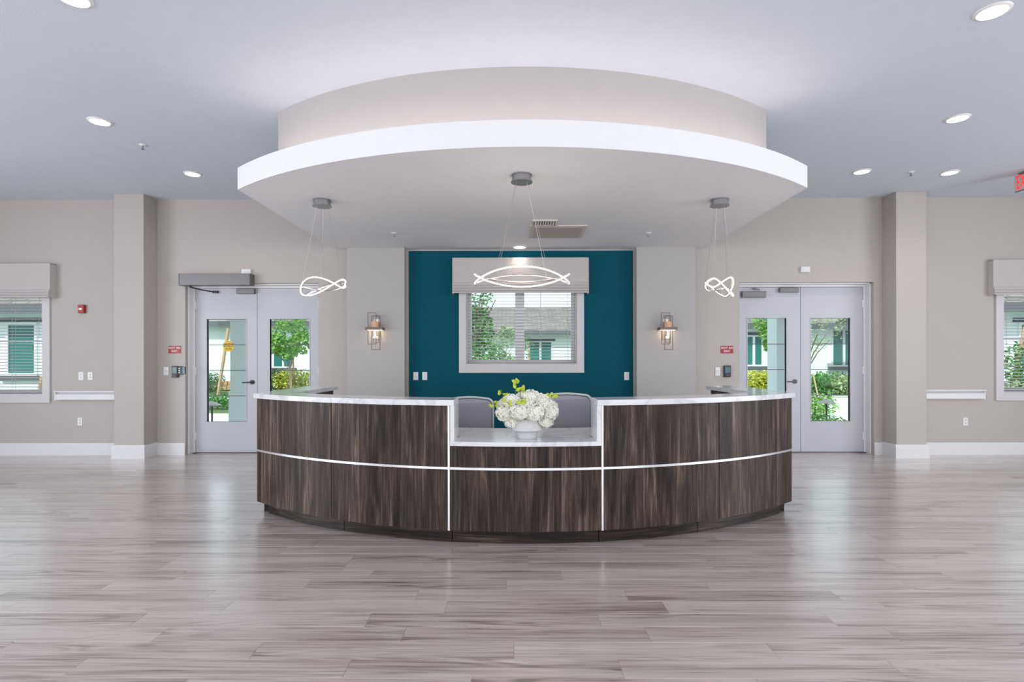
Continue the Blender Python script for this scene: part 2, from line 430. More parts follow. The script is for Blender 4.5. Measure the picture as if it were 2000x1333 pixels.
at = so.data.attributes.new('rnd', 'FLOAT', 'POINT'); at.data.foreach_set('value', rv)
# thresholds under the doors
# ================================================================== WINDOWS
def make_window(n, hole, cas, mull, casb):
    x0, x1, z0, z1 = hole
    o = struct('window_%d' % n, ((x0+x1)/2, YW, z0))
    t = cas
    f = MB(); f.box(x0-t, x0, YW-.03, YW, z0-casb, z1+t); f.box(x1, x1+t, YW-.03, YW, z0-casb, z1+t)
    f.box(x0, x1, YW-.03, YW, z1, z1+t); f.box(x0, x1, YW-.03, YW, z0-casb, z0)
    # deep reveal lining
    f.box(x0, x0+.012, YW, YW+.2, z0, z1); f.box(x1-.012, x1, YW, YW+.2, z0, z1); f.box(x0, x1, YW-.012, YW+.2, z0, z0+.012)
    f.build('casing', 'casing', o, bev=.003)
    g = MB().rect_frame(x0+.012, x1-.012, YW+.17, YW+.23, z0+.012, z1, .05)
    if mull: g.box(mull[0], mull[1], YW+.165, YW+.235, z0+.06, z1-.05)
    g.box(x0+.05, x1-.05, YW+.19, YW+.21, (z0+z1)/2-.012, (z0+z1)/2+.012) if not mull else None
    g.build('sash', 'vinyl_frame', o, bev=.003)
    spans = [(x0+.06, x1-.06)] if not mull else [(x0+.06, mull[0]), (mull[1], x1-.06)]
    for s0, s1 in spans:
        MB().box(s0, s1, YW+.197, YW+.203, z0+.06, z1-.05).build('pane', 'glass', o)
    return o
make_window(1, W_C, .105, (.01, .145), .125)
make_window(2, W_L, .11, None, .12)
make_window(3, W_R, .11, None, .12)
def make_blind(label, hole, tilt=12, pitch=.0455):
    x0, x1, z0, z1 = hole; x0 += .02; x1 -= .02
    o = thing('window_blind', label, 'blind', ((x0+x1)/2, YW+.09, z1-.05), 'slatted blinds in the three windows')
    cx = (x0+x1)/2
    MB().box(x0, x1, YW+.065, YW+.125, z1-.05, z1).build('head_rail', 'slat', o)
    zb = z0+.03
    MB().box(x0, x1, YW+.07, YW+.12, zb-.008, zb+.012).build('bottom_rail', 'slat', o, bev=.003)
    n = int((z1-.07-zb)/pitch)
    hw = (x1-x0)/2; sm = MB(); c, s_ = math.cos(R(tilt)), math.sin(R(tilt)); secs = []
    for x in (-hw, hw):
        ring = []
        for q, b_ in ((-.0235, 0), (0, .004), (.0235, 0), (.0235, -.003), (0, .001), (-.0235, -.003)):
            ring.append((x, q*c - b_*s_, q*s_ + b_*c))
        secs.append(ring)
    sm.sweep(secs)
    me = bpy.data.meshes.new('slat'); me.from_pydata(sm.v, [], sm.f); me.materials.append(MAT['slat'])
    for i in range(n):
        b = bpy.data.objects.new('slat', me); b.parent = o; b.location = (0, .005, zb+.03+i*pitch-(z1-.05)); C.objects.link(b)
    for x in ([x0+.12, x1-.12] if x1-x0 < 1.5 else [x0+.10, x0+.50, x1-.50, x1-.10]):
        cd = MB(); 
        for dy in (-.022, .03): cd.box(x-.0015, x+.0015, YW+.09+dy, YW+.093+dy, zb, z1-.05)
        cd.build('ladder_cord', 'slat', o)
    MB().tube([(x0+.04, YW+.06, z1-.06), (x0+.045, YW+.06, z0+.45)], .004, 6).build('tilt_wand', 'plastic_white', o)
    return o
make_blind('lowered white slat blind in the central window on the teal wall', W_C, 8)
make_blind('white slat blind in the window at the left edge of the room', W_L, 10)
make_blind('white slat blind in the window at the right edge of the room', W_R, 10)
def make_valance(label, x0, x1, z0, z1, yf, folds):
    o = thing('window_valance', label, 'valance', ((x0+x1)/2, YW, z0), 'fabric valances over the three windows')
    b = MB(); b.box(x0, x1, yf, yf+.012, z0+.01, z1); b.box(x0, x0+.012, yf+.012, YW, z0, z1); b.box(x1-.012, x1, yf+.012, YW, z0, z1); b.box(x0, x1, yf+.012, YW, z1-.012, z1)
    b.build('valance_board', 'fabric', o, bev=.004)
    h = (z1-z0)
    for i in range(folds):
        za = z0+h*(.02+.075*i)
        fd = MB(); secs = []
        for x in (x0+.002, x1-.002):
            secs.append([(x, yf-.001, za+h*.085), (x, yf-.014-.004*(folds-i), za+h*.02), (x, yf-.012-.004*(folds-i), za-.004), (x, yf-.001, za+.006)])
        fd.sweep(secs).build('pleat', 'fabric', o)
    return o
make_valance('greige roman valance over the central window on teal wall', -.889, 1.062, 2.325, 2.842, 7.90, 4)
make_valance('greige roman valance over the left edge window', -8.66, -6.665, 2.28, 2.775, 7.90, 3)
make_valance('greige roman valance over the right edge window', 6.835, 8.84, 2.29, 2.80, 7.925, 3)
# ================================================================== DOORS
YD = 8.19                                             # face of the leaves
def lever(o, x, z, d):
    m_ = MB(); m_.tube([(x, YD-.002, z), (x, YD-.012, z)], .034, 20)
    m_.tube([(x, YD-.01, z), (x, YD-.05, z)], .011, 10)
    m_.tube([(x, YD-.05, z), (x+d*.05, YD-.055, z-.001), (x+d*.13, YD-.05, z-.004)], .0095, 10)
    return m_
def make_door(n, xs, lites, zl, lx, ld):
    x0, x1 = xs
    o = struct('door_%d' % n, ((x0+x1)/2, YD, 0))
    f = MB(); t = .052
    f.box(x0, x0+t, YD-.02, YD+.09, 0, DH); f.box(x1-t, x1, YD-.02, YD+.09, 0, DH); f.box(x0+t, x1-t, YD-.02, YD+.09, DH-t, DH)
    for xa, d in ((x0, 1), (x1, -1)):                  # stepped outer trim of the jamb
        f.box(min(xa, xa+d*.022), max(xa, xa+d*.022), YD-.11, YD-.02, 0, DH)
    f.box(x0, x1, YD-.11, YD-.02, DH-.022, DH)
    f.build('door_frame', 'trim_white', o, bev=.004)
    MB().box(x0, x1, YD-.03, YD+.1, 0, .012).build('threshold', 'bronze', o)
    xm = (x0+x1)/2
    for i, (la, lb) in enumerate(lites):
        a_, b_ = (x0+t+.004, xm-.003) if i == 0 else (xm+.003, x1-t-.004)
        m_ = holed(MB(), a_, b_, .014, DH-t-.004, YD, YD+.045, [(la, lb, zl[0], zl[1])])
        lf = m_.build('door_leaf', 'door_white', o)
        MB().rect_frame(la-.014, lb+.014, YD-.007, YD+.052, zl[0]-.014, zl[1]+.014, .014).build('glazing_bead', 'door_white', lf, bev=.003)
        MB().box(la, lb, YD+.018, YD+.026, zl[0], zl[1]).build('pane', 'glass', lf)
        h = zl[1]-zl[0]
        for k in (1, 2, 3):
            MB().box(la, lb, YD+.012, YD+.032, zl[0]+h*k/4-.005, zl[0]+h*k/4+.005).build('muntin', 'fascia', lf)
        hx = a_ if i == 0 else b_
        for z in (.25, 1.22, 2.2):
            MB().tube([(hx, YD-.006, z-.055), (hx, YD-.006, z+.055)], .008, 8).build('hinge', 'plastic_white', lf)
        if i == lx[0]: lever(o, lx[1], lx[2], ld).build('lever_handle', 'dark_metal' if n == 1 else 'operator_end', lf, smooth=True)
    MB().box(xm-.002, xm+.002, YD+.002, YD+.04, .014, DH-t).build('astragal', 'black_rubber', o)
    return o
s_d = F/YD
def dx(px): return P(px, 700, YD).x
zlt = (P(450, 824, YD).z, P(450, 624, YD).z)
make_door(1, DL, [(dx(404.5), dx(480.5)), (dx(527.5), dx(604.5))], zlt, (0, dx(493), P(493, 747, YD).z), -1)
make_door(2, DR, [(dx(1460), dx(1535.5)), (dx(1584), dx(1660))], zlt, (0, dx(1552), P(1552, 745.5, YD).z), -1)
# door hardware that is bolted on
def bx(name, m_, parent, pA, pB, y0, y1, bev=.003):
    return MB().box(pA.x, pB.x, y0, y1, pB.z, pA.z).build(name, m_, parent, bev=bev)
# power operator
A, B = P(350, 535, YW-.13), P(487, 557, YW-.13)
op = thing('door_operator', 'long grey powered opener box mounted above the left double doors', 'door opener', ((A.x+B.x)/2, YW, B.z))
bx('housing', 'operator_grey', op, A, B, YW-.13, YW)
MB().box(B.x, B.x+.012, YW-.132, YW, B.z-.002, A.z+.002).build('end_cap', 'operator_end', op, bev=.002)
MB().box(A.x-.008, A.x, YW-.132, YW, B.z-.002, A.z+.002).build('end_cap', 'operator_end', op, bev=.002)
q = P(372, 557, YW-.09); q2 = P(420, 571, YD-.03)
MB().tube([(q.x, YW-.09, B.z), (q.x, YW-.09, B.z-.03)], .016, 12).build('spindle', 'dark_metal', op)
MB().tube([(q.x, YW-.09, B.z-.025), (q.x+.1, YW+.0, B.z-.05), (q2.x, YD-.03, q2.z)], .009, 8).build('arm', 'dark_metal', op)
MB().box(q2.x-.03, q2.x+.04, YD-.045, YD-.001, q2.z-.015, q2.z+.02).build('arm_shoe', 'dark_metal', op, bev=.003)
# latch cover / closer bodies on the leaves
def closer(name, label, a_, b_, m_='operator_grey', arm=None):
    A, B = P(a_[0], a_[1], YD-.06), P(b_[0], b_[1], YD-.06)
    t = thing(name, label, 'door closer' if arm else 'door stop', ((A.x+B.x)/2, YD, B.z))
    MB().box(A.x, B.x, YD-.06, YD-.001, B.z, A.z).build('body', m_, t, bev=.006)
    if arm:
        MB().box(A.x+.01, B.x-.01, YD-.063, YD-.058, B.z+.012, A.z-.012).build('cover', 'operator_grey', t)
        x = P(arm[0], arm[1], YD-.04)
        MB().tube([(x.x, YD-.04, A.z), (x.x, YD-.04, A.z+.03), (x.x-.10, YD-.05, A.z+.035), (x.x+.0, YD-.02, A.z+.06)], .008, 6).build('arm', 'steel', t)
    return t
closer('door_stop_bracket', 'small grey bracket at the top of the left doors beside the seam', (461, 563.5), (496, 574))
closer('door_stop_bracket', 'small grey bracket at the top of the right doors beside the seam', (1524, 562), (1561, 571))
closer('door_closer', 'grey closer with short arm on the top of the right doors', (1450, 569), (1497, 581), arm=(1483, 565))
# presence sensors above doors
for px, lab in ((480, 'small white sensor box above the powered opener at left doors'), (1574, 'small white sensor box on the wall above the right doors')):
    A, B = P(px-9, 526 if px < 1000 else 521, YW-.04), P(px+9, 535 if px < 1000 else 532, YW-.04)
    t = thing('motion_sensor', lab, 'sensor', ((A.x+B.x)/2, YW, B.z))
    MB().box(A.x, B.x, YW-.04, YW, B.z, A.z).build('case', 'plastic_white', t, bev=.006)
    MB().box(A.x+.02, B.x-.02, YW-.046, YW-.039, B.z+.006, A.z-.02).build('lens', 'trim_white', t, bev=.003)
# yellow round sticker on the left leaf glass
c = P(446, 676.5, YD+.008)
t = thing('caution_sticker', 'round yellow warning sticker on the left door glass', 'sticker', (c.x, YD+.01, c.z))
m_ = MB(); k = 32; r = .083
m_.v = [(c.x+r*math.cos(2*PI*i/k), y, c.z+r*math.sin(2*PI*i/k)) for y in (YD+.0165, YD+.0145) for i in range(k)]
m_.f = [tuple(range(k)), tuple(reversed(range(k, 2*k)))]+[(i, (i+1) % k, k+(i+1) % k, k+i) for i in range(k)]
m_.build('disc', 'yellow', t)
text_mesh('CAUTION', .034, 'print', 'black', t, (c.x, YD+.0142, c.z+.032), ext=.0004)
text_mesh('AUTOMATIC', .027, 'print', 'black', t, (c.x, YD+.0142, c.z-.004), ext=.0004)
text_mesh('DOOR', .034, 'print', 'black', t, (c.x, YD+.0142, c.z-.040), ext=.0004)
# NOT AN EXIT signs
for px, side in ((341, 'left'), (1420, 'right')):
    A, B = P(px-12.2, 676, YW-.006), P(px+12.2, 690.5, YW-.006)
    t = thing('not_an_exit_sign', 'small red NOT AN EXIT plaque on wall beside the %s double doors' % side, 'sign', ((A.x+B.x)/2, YW, B.z))
    MB().box(A.x, B.x, YW-.006, YW, B.z, A.z).build('plate', 'red_sign', t, bev=.001)
    h = A.z-B.z
    text_mesh('NOT AN', .044, 'lettering', 'plastic_white', t, ((A.x+B.x)/2, YW-.0065, B.z+h*.70), sx=1.0)
    text_mesh('EXIT', .044, 'lettering', 'plastic_white', t, ((A.x+B.x)/2, YW-.0065, B.z+h*.28), sx=1.0)
# door release push plates and card readers
for (px, py, lab) in ((324, 725.5, 'white rocker push button beside the black card reader at left doors'), (1402, 726, 'white rocker push button beside the black card reader at right doors')):
    A, B = P(px-5, py-8.5, YW-.012), P(px+5, py+8.5, YW-.012)
    t = thing('push_button', lab, 'button', ((A.x+B.x)/2, YW, B.z))
    MB().box(A.x, B.x, YW-.012, YW, B.z, A.z).build('plate', 'plastic_white', t, bev=.008)
    MB().tube([((A.x+B.x)/2, YW-.012, (A.z+B.z)/2), ((A.x+B.x)/2, YW-.02, (A.z+B.z)/2)], .022, 16).build('knob', 'trim_white', t)
def reader(lab, xa, xb, ya, yb, face):
    A, B = P(xa, ya, YW-.035), P(xb, yb, YW-.035)
    t = thing('card_reader', lab, 'card reader', ((A.x+B.x)/2, YW, B.z))
    MB().box(A.x, B.x, YW-.035, YW, B.z, A.z).build('case', 'black', t, bev=.006)
    MB().box(A.x+.012, B.x-.012, YW-.039, YW-.034, B.z+.06, A.z-.018).build('screen', face, t, bev=.003)
    MB().box(A.x+.02, B.x-.02, YW-.042, YW-.034, B.z+.015, B.z+.04).build('keys', 'dark_metal', t)
reader('black card reader with green panel left of the left doors', 335, 347, 715.5, 738, 'green_glass')
reader('black card reader on the wall left of the right doors', 1414.5, 1428, 714.5, 737, 'blue_lens')
A, B = P(347.5, 716, YW-.03), P(361, 732, YW-.03)
t = thing('keypad', 'small dark keypad with blue edge touching left door opening', 'keypad', ((A.x+B.x)/2, YW, B.z))
MB().box(A.x, B.x-.04, YW-.03, YW, B.z, A.z).build('case', 'black', t, bev=.004)
MB().box(B.x-.04, B.x, YW-.03, YW, B.z+.005, A.z-.005).build('edge_light', 'blue_lens', t, bev=.003)
for i in range(3):
    MB().box(A.x+.012, A.x+.03, YW-.034, YW-.029, B.z+.02+.03*i, B.z+.035+.03*i).build('key', 'plastic_white', t)
# ================================================================== WALL PLATES, ALARM, RAILS
def plate(kind_, lab, px, py, w_=9.5, h_=15.5, yw=YW):
    A, B = P(px-w_/2, py-h_/2, yw-.006), P(px+w_/2, py+h_/2, yw-.006)
    t = thing('power_outlet' if kind_ == 'outlet' else 'light_switch', lab, 'outlet' if kind_ == 'outlet' else 'switch', ((A.x+B.x)/2, yw, B.z))
    MB().box(A.x, B.x, yw-.006, yw, B.z, A.z).build('cover_plate', 'plastic_white', t, bev=.002)
    cx, cz = (A.x+B.x)/2, (A.z+B.z)/2
    if kind_ == 'outlet':
        for d in (-.022, .022):
            r_ = MB().box(cx-.016, cx+.016, yw-.009, yw-.005, cz+d-.014, cz+d+.014).build('receptacle', 'trim_white', t, bev=.003)
            s_ = MB().box(cx-.008, cx-.005, yw-.0096, yw-.0085, cz+d-.006, cz+d+.006); s_.box(cx+.005, cx+.008, yw-.0096, yw-.0085, cz+d-.006, cz+d+.006)
            s_.build('slots', 'black', r_)
    else:
        MB().box(cx-.016, cx+.016, yw-.011, yw-.005, cz-.032, cz+.032).build('rocker', 'trim_white', t, bev=.002)
YT = YW-.008
plate('outlet', 'left of two white wall outlets above the left wall rail', 158, 735)
plate('outlet', 'right of two white wall outlets above the left wall rail', 176, 735)
plate('outlet', 'low white wall outlet below the left wall rail', 156, 824)
plate('outlet', 'low white wall outlet below the right wall rail', 1886, 824)
plate('switch', 'left of the two white switches on the left end of the teal wall', 812, 735, yw=YT)
plate('switch', 'right of the two white switches on the left end of the teal wall', 829.5, 735, yw=YT)
plate('switch', 'lone white switch on the right end of the teal wall', 1224, 735, yw=YT)
A, B = P(151.5, 595.5, YW-.05), P(163, 612, YW-.05)
t = thing('fire_alarm_pull', 'small red fire alarm pull station on the left wall', 'fire alarm', ((A.x+B.x)/2, YW, B.z))
MB().box(A.x, B.x, YW-.05, YW, B.z, A.z).build('case', 'red_alarm', t, bev=.005)
MB().box(A.x+.02, B.x-.02, YW-.058, YW-.049, B.z+.045, B.z+.075).build('pull_bar', 'plastic_white', t, bev=.003)
def rail(lab, xa, xb):
    z1 = 1.37-(763-705)/136.3; z0 = z1-.14
    t = thing('wall_rail', lab, 'handrail', ((xa+xb)/2, YW, z0), 'white wall rails beside the columns')
    s_ = MB()
    prof = [(YW, z0+.015), (YW-.055, z0), (YW-.062, z0+.01), (YW-.062, z0+.085), (YW-.03, z0+.10), (YW-.03, z0+.112), (YW, z0+.112)]
    s_.sweep([[(x, y, z) for y, z in prof] for x in (xa, xb)]).build('bumper', 'trim_white', t)
    prof = [(YW, z0+.112), (YW-.07, z0+.112), (YW-.085, z0+.12), (YW-.085, z0+.132), (YW-.07, z0+.14), (YW, z0+.14)]
    MB().sweep([[(x, y, z) for y, z in prof] for x in (xa, xb)]).build('cap', 'trim_white', t)
    e = xa if xa < -6 else xb
    MB().box(min(e, e+(.012 if e < 0 else -.012))-.001, max(e, e+(.012 if e < 0 else -.012))+.001, YW-.066, YW, z0-.002, z0+.112).build('end_cap', 'plastic_white', t)
rail('white wall rail between left window and left column', P(104, 770, YW-.085).x, -5.622)
rail('white wall rail between right column and right window', 5.742, P(1927, 770, YW-.085).x)
# ================================================================== CEILING FITTINGS
def downlight(px, py, lab, z=ZC, grp='recessed ceiling downlights', pw=26, warm=False):
    c = PH(px, py, z)
    t = thing('downlight', lab, 'ceiling light', (c.x, c.y, z), grp)
    MB().lathe([(.086, z-.012), (.103, z-.006), (.107, z), (.086, z)], c.x, c.y, 32, False).build('trim_ring', 'plastic_white', t, smooth=True)
    MB().lathe([(.086, z-.010), (.086, z-.001)], c.x, c.y, 32).build('lens', 'lens', t)
    l = lamp('downlight_glow', 'SPOT', (0, 0, -.03), (0, 0, 0), pw, (1, .93, .83) if not warm else (1, .82, .66), .08, parent=t)
    return t
downlight(144, -4, 'ceiling downlight cut by the top left edge of the picture')
downlight(195, 237, 'nearer of the two downlights in the left ceiling')
downlight(376, 339.5, 'downlight nearest the soffit above the left doors')
downlight(1938, 22, 'largest nearest downlight in the top right corner')
downlight(1870, 231, 'mid distance downlight in the right ceiling')
downlight(1683, 335, 'far right ceiling downlight nearest the soffit')
downlight(1855, 337, 'far right ceiling downlight nearest the exit sign')
downlight(1015, 482.5, 'single downlight in the soffit above the central window', ZS, pw=9, warm=True)
def sprinkler(px, py, z, lab):
    c = PH(px, py, z)
    t = thing('sprinkler_head', lab, 'sprinkler', (c.x, c.y, z))
    MB().lathe([(.016, z-.014), (.036, z-.006), (.04, z)], c.x, c.y, 20).build('escutcheon', 'plastic_white', t, smooth=True)
    MB().lathe([(.008, z-.045), (.008, z-.012)], c.x, c.y, 8).build('frame', 'steel', t)
    MB().lathe([(.018, z-.05), (.018, z-.046)], c.x, c.y, 12).build('deflector', 'steel', t)
sprinkler(279, 283, ZC, 'sprinkler head in the left ceiling between two downlights')
sprinkler(770, 455, ZS, 'sprinkler head under the soffit left of centre')
sprinkler(1266, 455, ZS, 'sprinkler head under the soffit right of centre')
sprinkler(1779, 336, ZC, 'sprinkler head between the two far right downlights')
# soffit return panel and grille
c0, c1 = PH(1046, 440, ZS), PH(1136, 464, ZS)
t = thing('ceiling_panel', 'square beige panel on soffit underside next to the small grille', 'vent', (.53, 6.9, ZS))
MB().box(.19, .87, c0.y, c1.y, ZS-.012, ZS).build('frame', 'grille', t, bev=.003)
MB().box(.235, .825, c0.y+.045, c1.y-.045, ZS-.016, ZS-.008).build('panel', 'panel_beige', t, bev=.003)
g0, g1 = PH(1040, 429.5, ZS), PH(1087, 440, ZS)
t = thing('ceiling_grille', 'small slotted air grille on soffit underside with dark louvre gaps', 'vent', ((g0.x+g1.x)/2, g0.y, ZS))
fr = MB(); x0, x1, y0, y1 = g0.x, g0.x+.285, g0.y, c0.y-.005
fr.box(x0, x1, y0, y0+.02, ZS-.014, ZS); fr.box(x0, x1, y1-.02, y1, ZS-.014, ZS); fr.box(x0, x0+.02, y0+.02, y1-.02, ZS-.014, ZS); fr.box(x1-.02, x1, y0+.02, y1-.02, ZS-.014, ZS)
fr.build('frame', 'grille', t); MB().box(x0+.02, x1-.02, y0+.02, y1-.02, ZS-.003, ZS-.0005).build('backing', 'grille_dark', t)
for i in range(8):
    x = x0+.04+i*(x1-x0-.08)/7
    MB().sweep([[(x-.006, y, ZS-.004), (x+.006, y, ZS-.014), (x+.009, y, ZS-.013), (x-.003, y, ZS-.004)] for y in (y0+.02, y1-.02)]).build('louvre', 'plastic_white', t)
# exit sign hung from the ceiling at the right
ex = thing('exit_sign', 'red lettered EXIT sign mounted under the ceiling at the right edge', 'sign', (6.36, 6.9, ZC))
MB().box(6.33, 6.40, 6.70, 6.98, ZC-.02, ZC).build('canopy', 'exit_box', ex, bev=.003)
MB().box(6.352, 6.378, 6.69, 7.05, ZC-.225, ZC-.018).build('housing', 'exit_box', ex, bev=.004)
MB().box(6.346, 6.353, 6.70, 7.04, ZC-.215, ZC-.028).build('face', 'exit_face', ex)
for i, ch in enumerate('EXIT'):
    text_mesh(ch, .245, 'letter', 'exit_red', ex, (6.345, 6.995-.066*i, ZC-.121), rot=(R(90), 0, R(-90)), ext=.001, sx=.36)
# ================================================================== PENDANTS
def loopz(sign, t):                                    # t along the loop, 0 = right end
    x = .41*math.cos(t); y = -.12*math.sin(t)         # t in (0,pi): near side
    k = abs(math.sin(t))**1.6; near = math.sin(t) > 0
    if sign > 0: z = -.043 + k*((.087 if near else .048)+.043)
    else: z = .039 - k*((.087 if near else .012)+.039)
    return Vector((x, y, z))
def make_pendant(label, drop):
    o = thing('pendant_light', label, 'pendant light', (0, 0, 0), 'three LED pendants under the soffit')
    cn = MB().lathe([(.094, -.066), (.094, -.058), (.083, -.056), (.083, -.012), (.088, -.010), (.088, 0)], 0, 0, 32).build('canopy', 'steel', o, smooth=True)
    for sg in (1, -1):
        n = 72
        pts = [loopz(sg, 2*PI*i/n)+Vector((0, 0, -drop)) for i in range(n)]
        MB().tube(pts, .0052, 8, True).build('led_tube', 'led', o, smooth=True)
        cen = Vector((0, 0, -drop+(.03 if sg > 0 else -.03)))
        ins = []
        for p in pts:
            d = Vector((p.x*.1, p.y, (p.z-cen.z)*.35)) ; d = d.normalized() if d.length > 1e-6 else Vector((1, 0, 0))
            ins.append(p-d*.0105)
        MB().tube(ins, .0068, 6, True).build('channel', 'nickel', o, smooth=True)
    for sx in (-1, 1):
        for sy in (1, -1):
            t_ = math.acos(.22/.41); q = loopz(1, t_ if sy > 0 else -t_); q.x *= sx; q.z -= drop
            MB().tube([(sx*.045, -sy*.035, -.064), q], .0013, 5).build('cable', 'nickel', o)
    return o
pc = PH(1019, 342, ZS); zb = P(1019, 544.5, pc.y).z
proto = make_pendant('looped LED pendant hanging at the centre over the reception desk', ZS-zb)
proto.location = (pc.x, pc.y, ZS)
for px, py, yb, al, lab in ((629, 391, 562, -44, 'looped LED pendant hanging at the left side of the soffit'), (1405.5, 390, 562, 62, 'looped LED pendant hanging at the right side of the soffit')):
    c = PH(px, py, ZS); zb = P(px, yb, c.y).z
    o = make_pendant(lab, ZS-zb); o.location = (c.x, c.y, ZS); o.rotation_euler = (0, 0, R(al))
lamp('pendant_glow', 'POINT', (pc.x, pc.y, 2.02), (0, 0, 0), 7, (1, .84, .68), .2)
# ================================================================== SCONCES
def make_sconce(px, lab, up_):
    cx = P(px, 640, YP-.08).x; y0 = YP
    def z(py): return P(px, py, YP-.08).z
    o = thing('wall_sconce', lab, 'wall light', (cx, YP, z(643)), 'pair of wall sconces on the pilasters')
    MB().box(cx-.05, cx+.05, YP-.012, YP, z(662), z(622)).build('back_plate', 'nickel', o, bev=.003)
    a = MB().rect_frame(cx-.100, cx+.022, YP-.115, YP-.107, z(673), z(611), .009).build('open_frame', 'frame_metal', o)
    b = MB().rect_frame(cx-.052, cx+.072, YP-.095, YP-.087, z(684), z(617), .009).build('open_frame', 'frame_metal', o)
    e = MB().rect_frame(cx-.030, cx+.050, YP-.075, YP-.067, z(670), z(616), .007).build('open_frame', 'frame_metal', o)
    MB().box(cx-.125, cx+.118, YP-.16, YP-.012, z(645), z(640)).build('shelf', 'bronze', o, bev=.002)
    MB().lathe([(.052, z(640)), (.052, z(629))], cx+.0, YP-.09, 20).build('candle_cup', 'candle', o, smooth=True)
    MB().lathe([(.034, z(657)), (.034, z(645))], cx, YP-.09, 16).build('lamp_holder', 'nickel', o, smooth=True)
    MB().lathe([(.02, z(661)), (.026, z(659)), (.026, z(657))], cx, YP-.09, 14).build('bulb', 'bulb', o, smooth=True)
    MB().box(cx-.10, cx+.095, YP-.14, YP-.03, z(645)-.004, z(645)-.0005).build('light_bar', 'bulb', o)
    lamp('sconce_glow', 'POINT', (0, -.06, -.05), (0, 0, 0), 1.7, (1, .74, .48), .03, parent=o)
    return o
make_sconce(733, 'open rectangle wall sconce on the left pilaster', 0)
make_sconce(1304, 'open rectangle wall sconce on the right pilaster', 0)
# ================================================================== RECEPTION DESK
DX, DYC, DRR = .08, 7.70, 3.65
def D(r, a): return (DX+r*math.sin(a), DYC-r*math.cos(a))
def shell(mb, r0, r1, a0, a1, z0, z1, n=None):
    n = n or max(2, int(abs(a1-a0)/R(1.6)))
    mb.sweep([[(*D(r, t), z) for r, z in ((r1, z0), (r0, z0), (r0, z1), (r1, z1))] for t in [a0+(a1-a0)*i/n for i in range(n+1)]])
    return mb
AE, AS2, AS1 = R(40.9), R(24.95), R(8.93)
ZB, ZST, ZLO, ZHI = .112, .572, .74, 1.036
desk = thing('reception_desk', 'curved dark walnut reception desk with pale stone counter', 'desk', (DX, 4.05, 0))
body = MB()
for sg in (-1, 1): shell(body, 3.40, 3.628, sg*R(9.6), sg*(AE-.002), ZB, ZHI)
shell(body, 3.40, 3.628, -AS1, AS1, ZB, ZLO)
body.build('carcass', 'desk_inner', desk)
g = .0009
for a0, a1, zt in ((-AE, -AS2, ZHI), (-AS2, -AS1, ZHI), (-AS1, AS1, ZLO), (AS1, AS2, ZHI), (AS2, AE, ZHI)):
    shell(MB(), 3.628, DRR, a0+g, a1-g, ZB, ZST-.008).build('panel', 'walnut', desk)
    shell(MB(), 3.628, DRR, a0+g, a1-g, ZST+.008, zt).build('panel', 'walnut', desk)
for a0, a1 in ((-AE, -AS1), (-AS1, AS1), (AS1, AE)):
    shell(MB(), 3.63, 3.657, a0+.0022, a1-.0022, ZST-.0085, ZST+.0085).build('trim_strip', 'aluminium', desk, label='horizontal aluminium strip')
for sg in (-1, 1):
    shell(MB(), 3.63, 3.660, sg*AS1-.002, sg*AS1+.002, ZB, ZHI-.002, 1).build('trim_strip', 'aluminium', desk, label='vertical aluminium strip')
for a0, a1 in ((-R(40), -R(24)), (-R(24), -R(8.9)), (-R(8.9), R(8.9)), (R(8.9), R(22.6)), (R(22.6), R(40))):
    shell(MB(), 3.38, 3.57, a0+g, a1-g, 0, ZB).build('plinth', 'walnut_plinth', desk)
for sg in (-1, 1):                                     # straight wings going back
    xa, xb = sorted((DX+sg*2.15, DX+sg*2.40))
    MB().box(xa, xb, 4.98, 6.30, ZB, ZHI).build('wing', 'walnut', desk)
    xa, xb = sorted((DX+sg*2.18, DX+sg*2.36))
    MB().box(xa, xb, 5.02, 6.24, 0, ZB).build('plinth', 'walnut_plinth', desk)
    xa, xb = sorted((DX+sg*1.0, DX+sg*1.42))
    MB().box(xa, xb, 4.62, 5.12, 0, .735).build('pedestal', 'desk_inner', desk)
# counter: stone, separate thing
top = thing('countertop', 'pale quartz counter running over the curved reception desk', 'countertop', (DX, 4.05, ZHI))
AN = math.asin(.525/3.65)
for sg in (-1, 1):
    m_ = MB(); n = 26; a0, a1 = (AN, R(41.2))
    outer = [D(3.672, sg*(a0+(a1-a0)*i/n)) for i in range(n+1)]
    b0 = math.asin(.525/3.36); inner = [D(3.36, sg*(b0+(a1-b0)*i/n)) for i in range(n+1)]
    # outline: front arc, then wing outer edge back, tip, wing inner edge forward, inner arc back to the notch
    inner = [p for p in inner if abs(p[0]-DX) < 2.10]
    pts = outer + [(DX+sg*2.44, 5.05), (DX+sg*2.45, 6.35), (DX+sg*2.11, 6.35), (DX+sg*2.11, inner[-1][1]+.03)] + inner[::-1]
    if sg < 0: pts = pts[::-1]
    m_.prism(pts, ZHI, ZHI+.042).build('upper_slab', 'quartz', top, bev=.003)
    xa, xb = sorted((DX+sg*.525, DX+sg*.555)); MB().box(xa, xb, DYC-3.672*math.cos(AN), DYC-3.35*math.cos(b0), .772, ZHI).build('upright_slab', 'quartz', top)
low = MB(); n = 12; AL = AN+.0082
low.prism([D(3.672, -AL+2*AL*i/n) for i in range(n+1)] + [D(3.36, AL-2*AL*i/n) for i in range(n+1)], ZLO, .772)
low.build('lower_slab', 'quartz', top, bev=.003)
shell(MB(), 2.83, 3.36, -R(36), R(36), ZLO, .772).build('worktop', 'quartz', top)
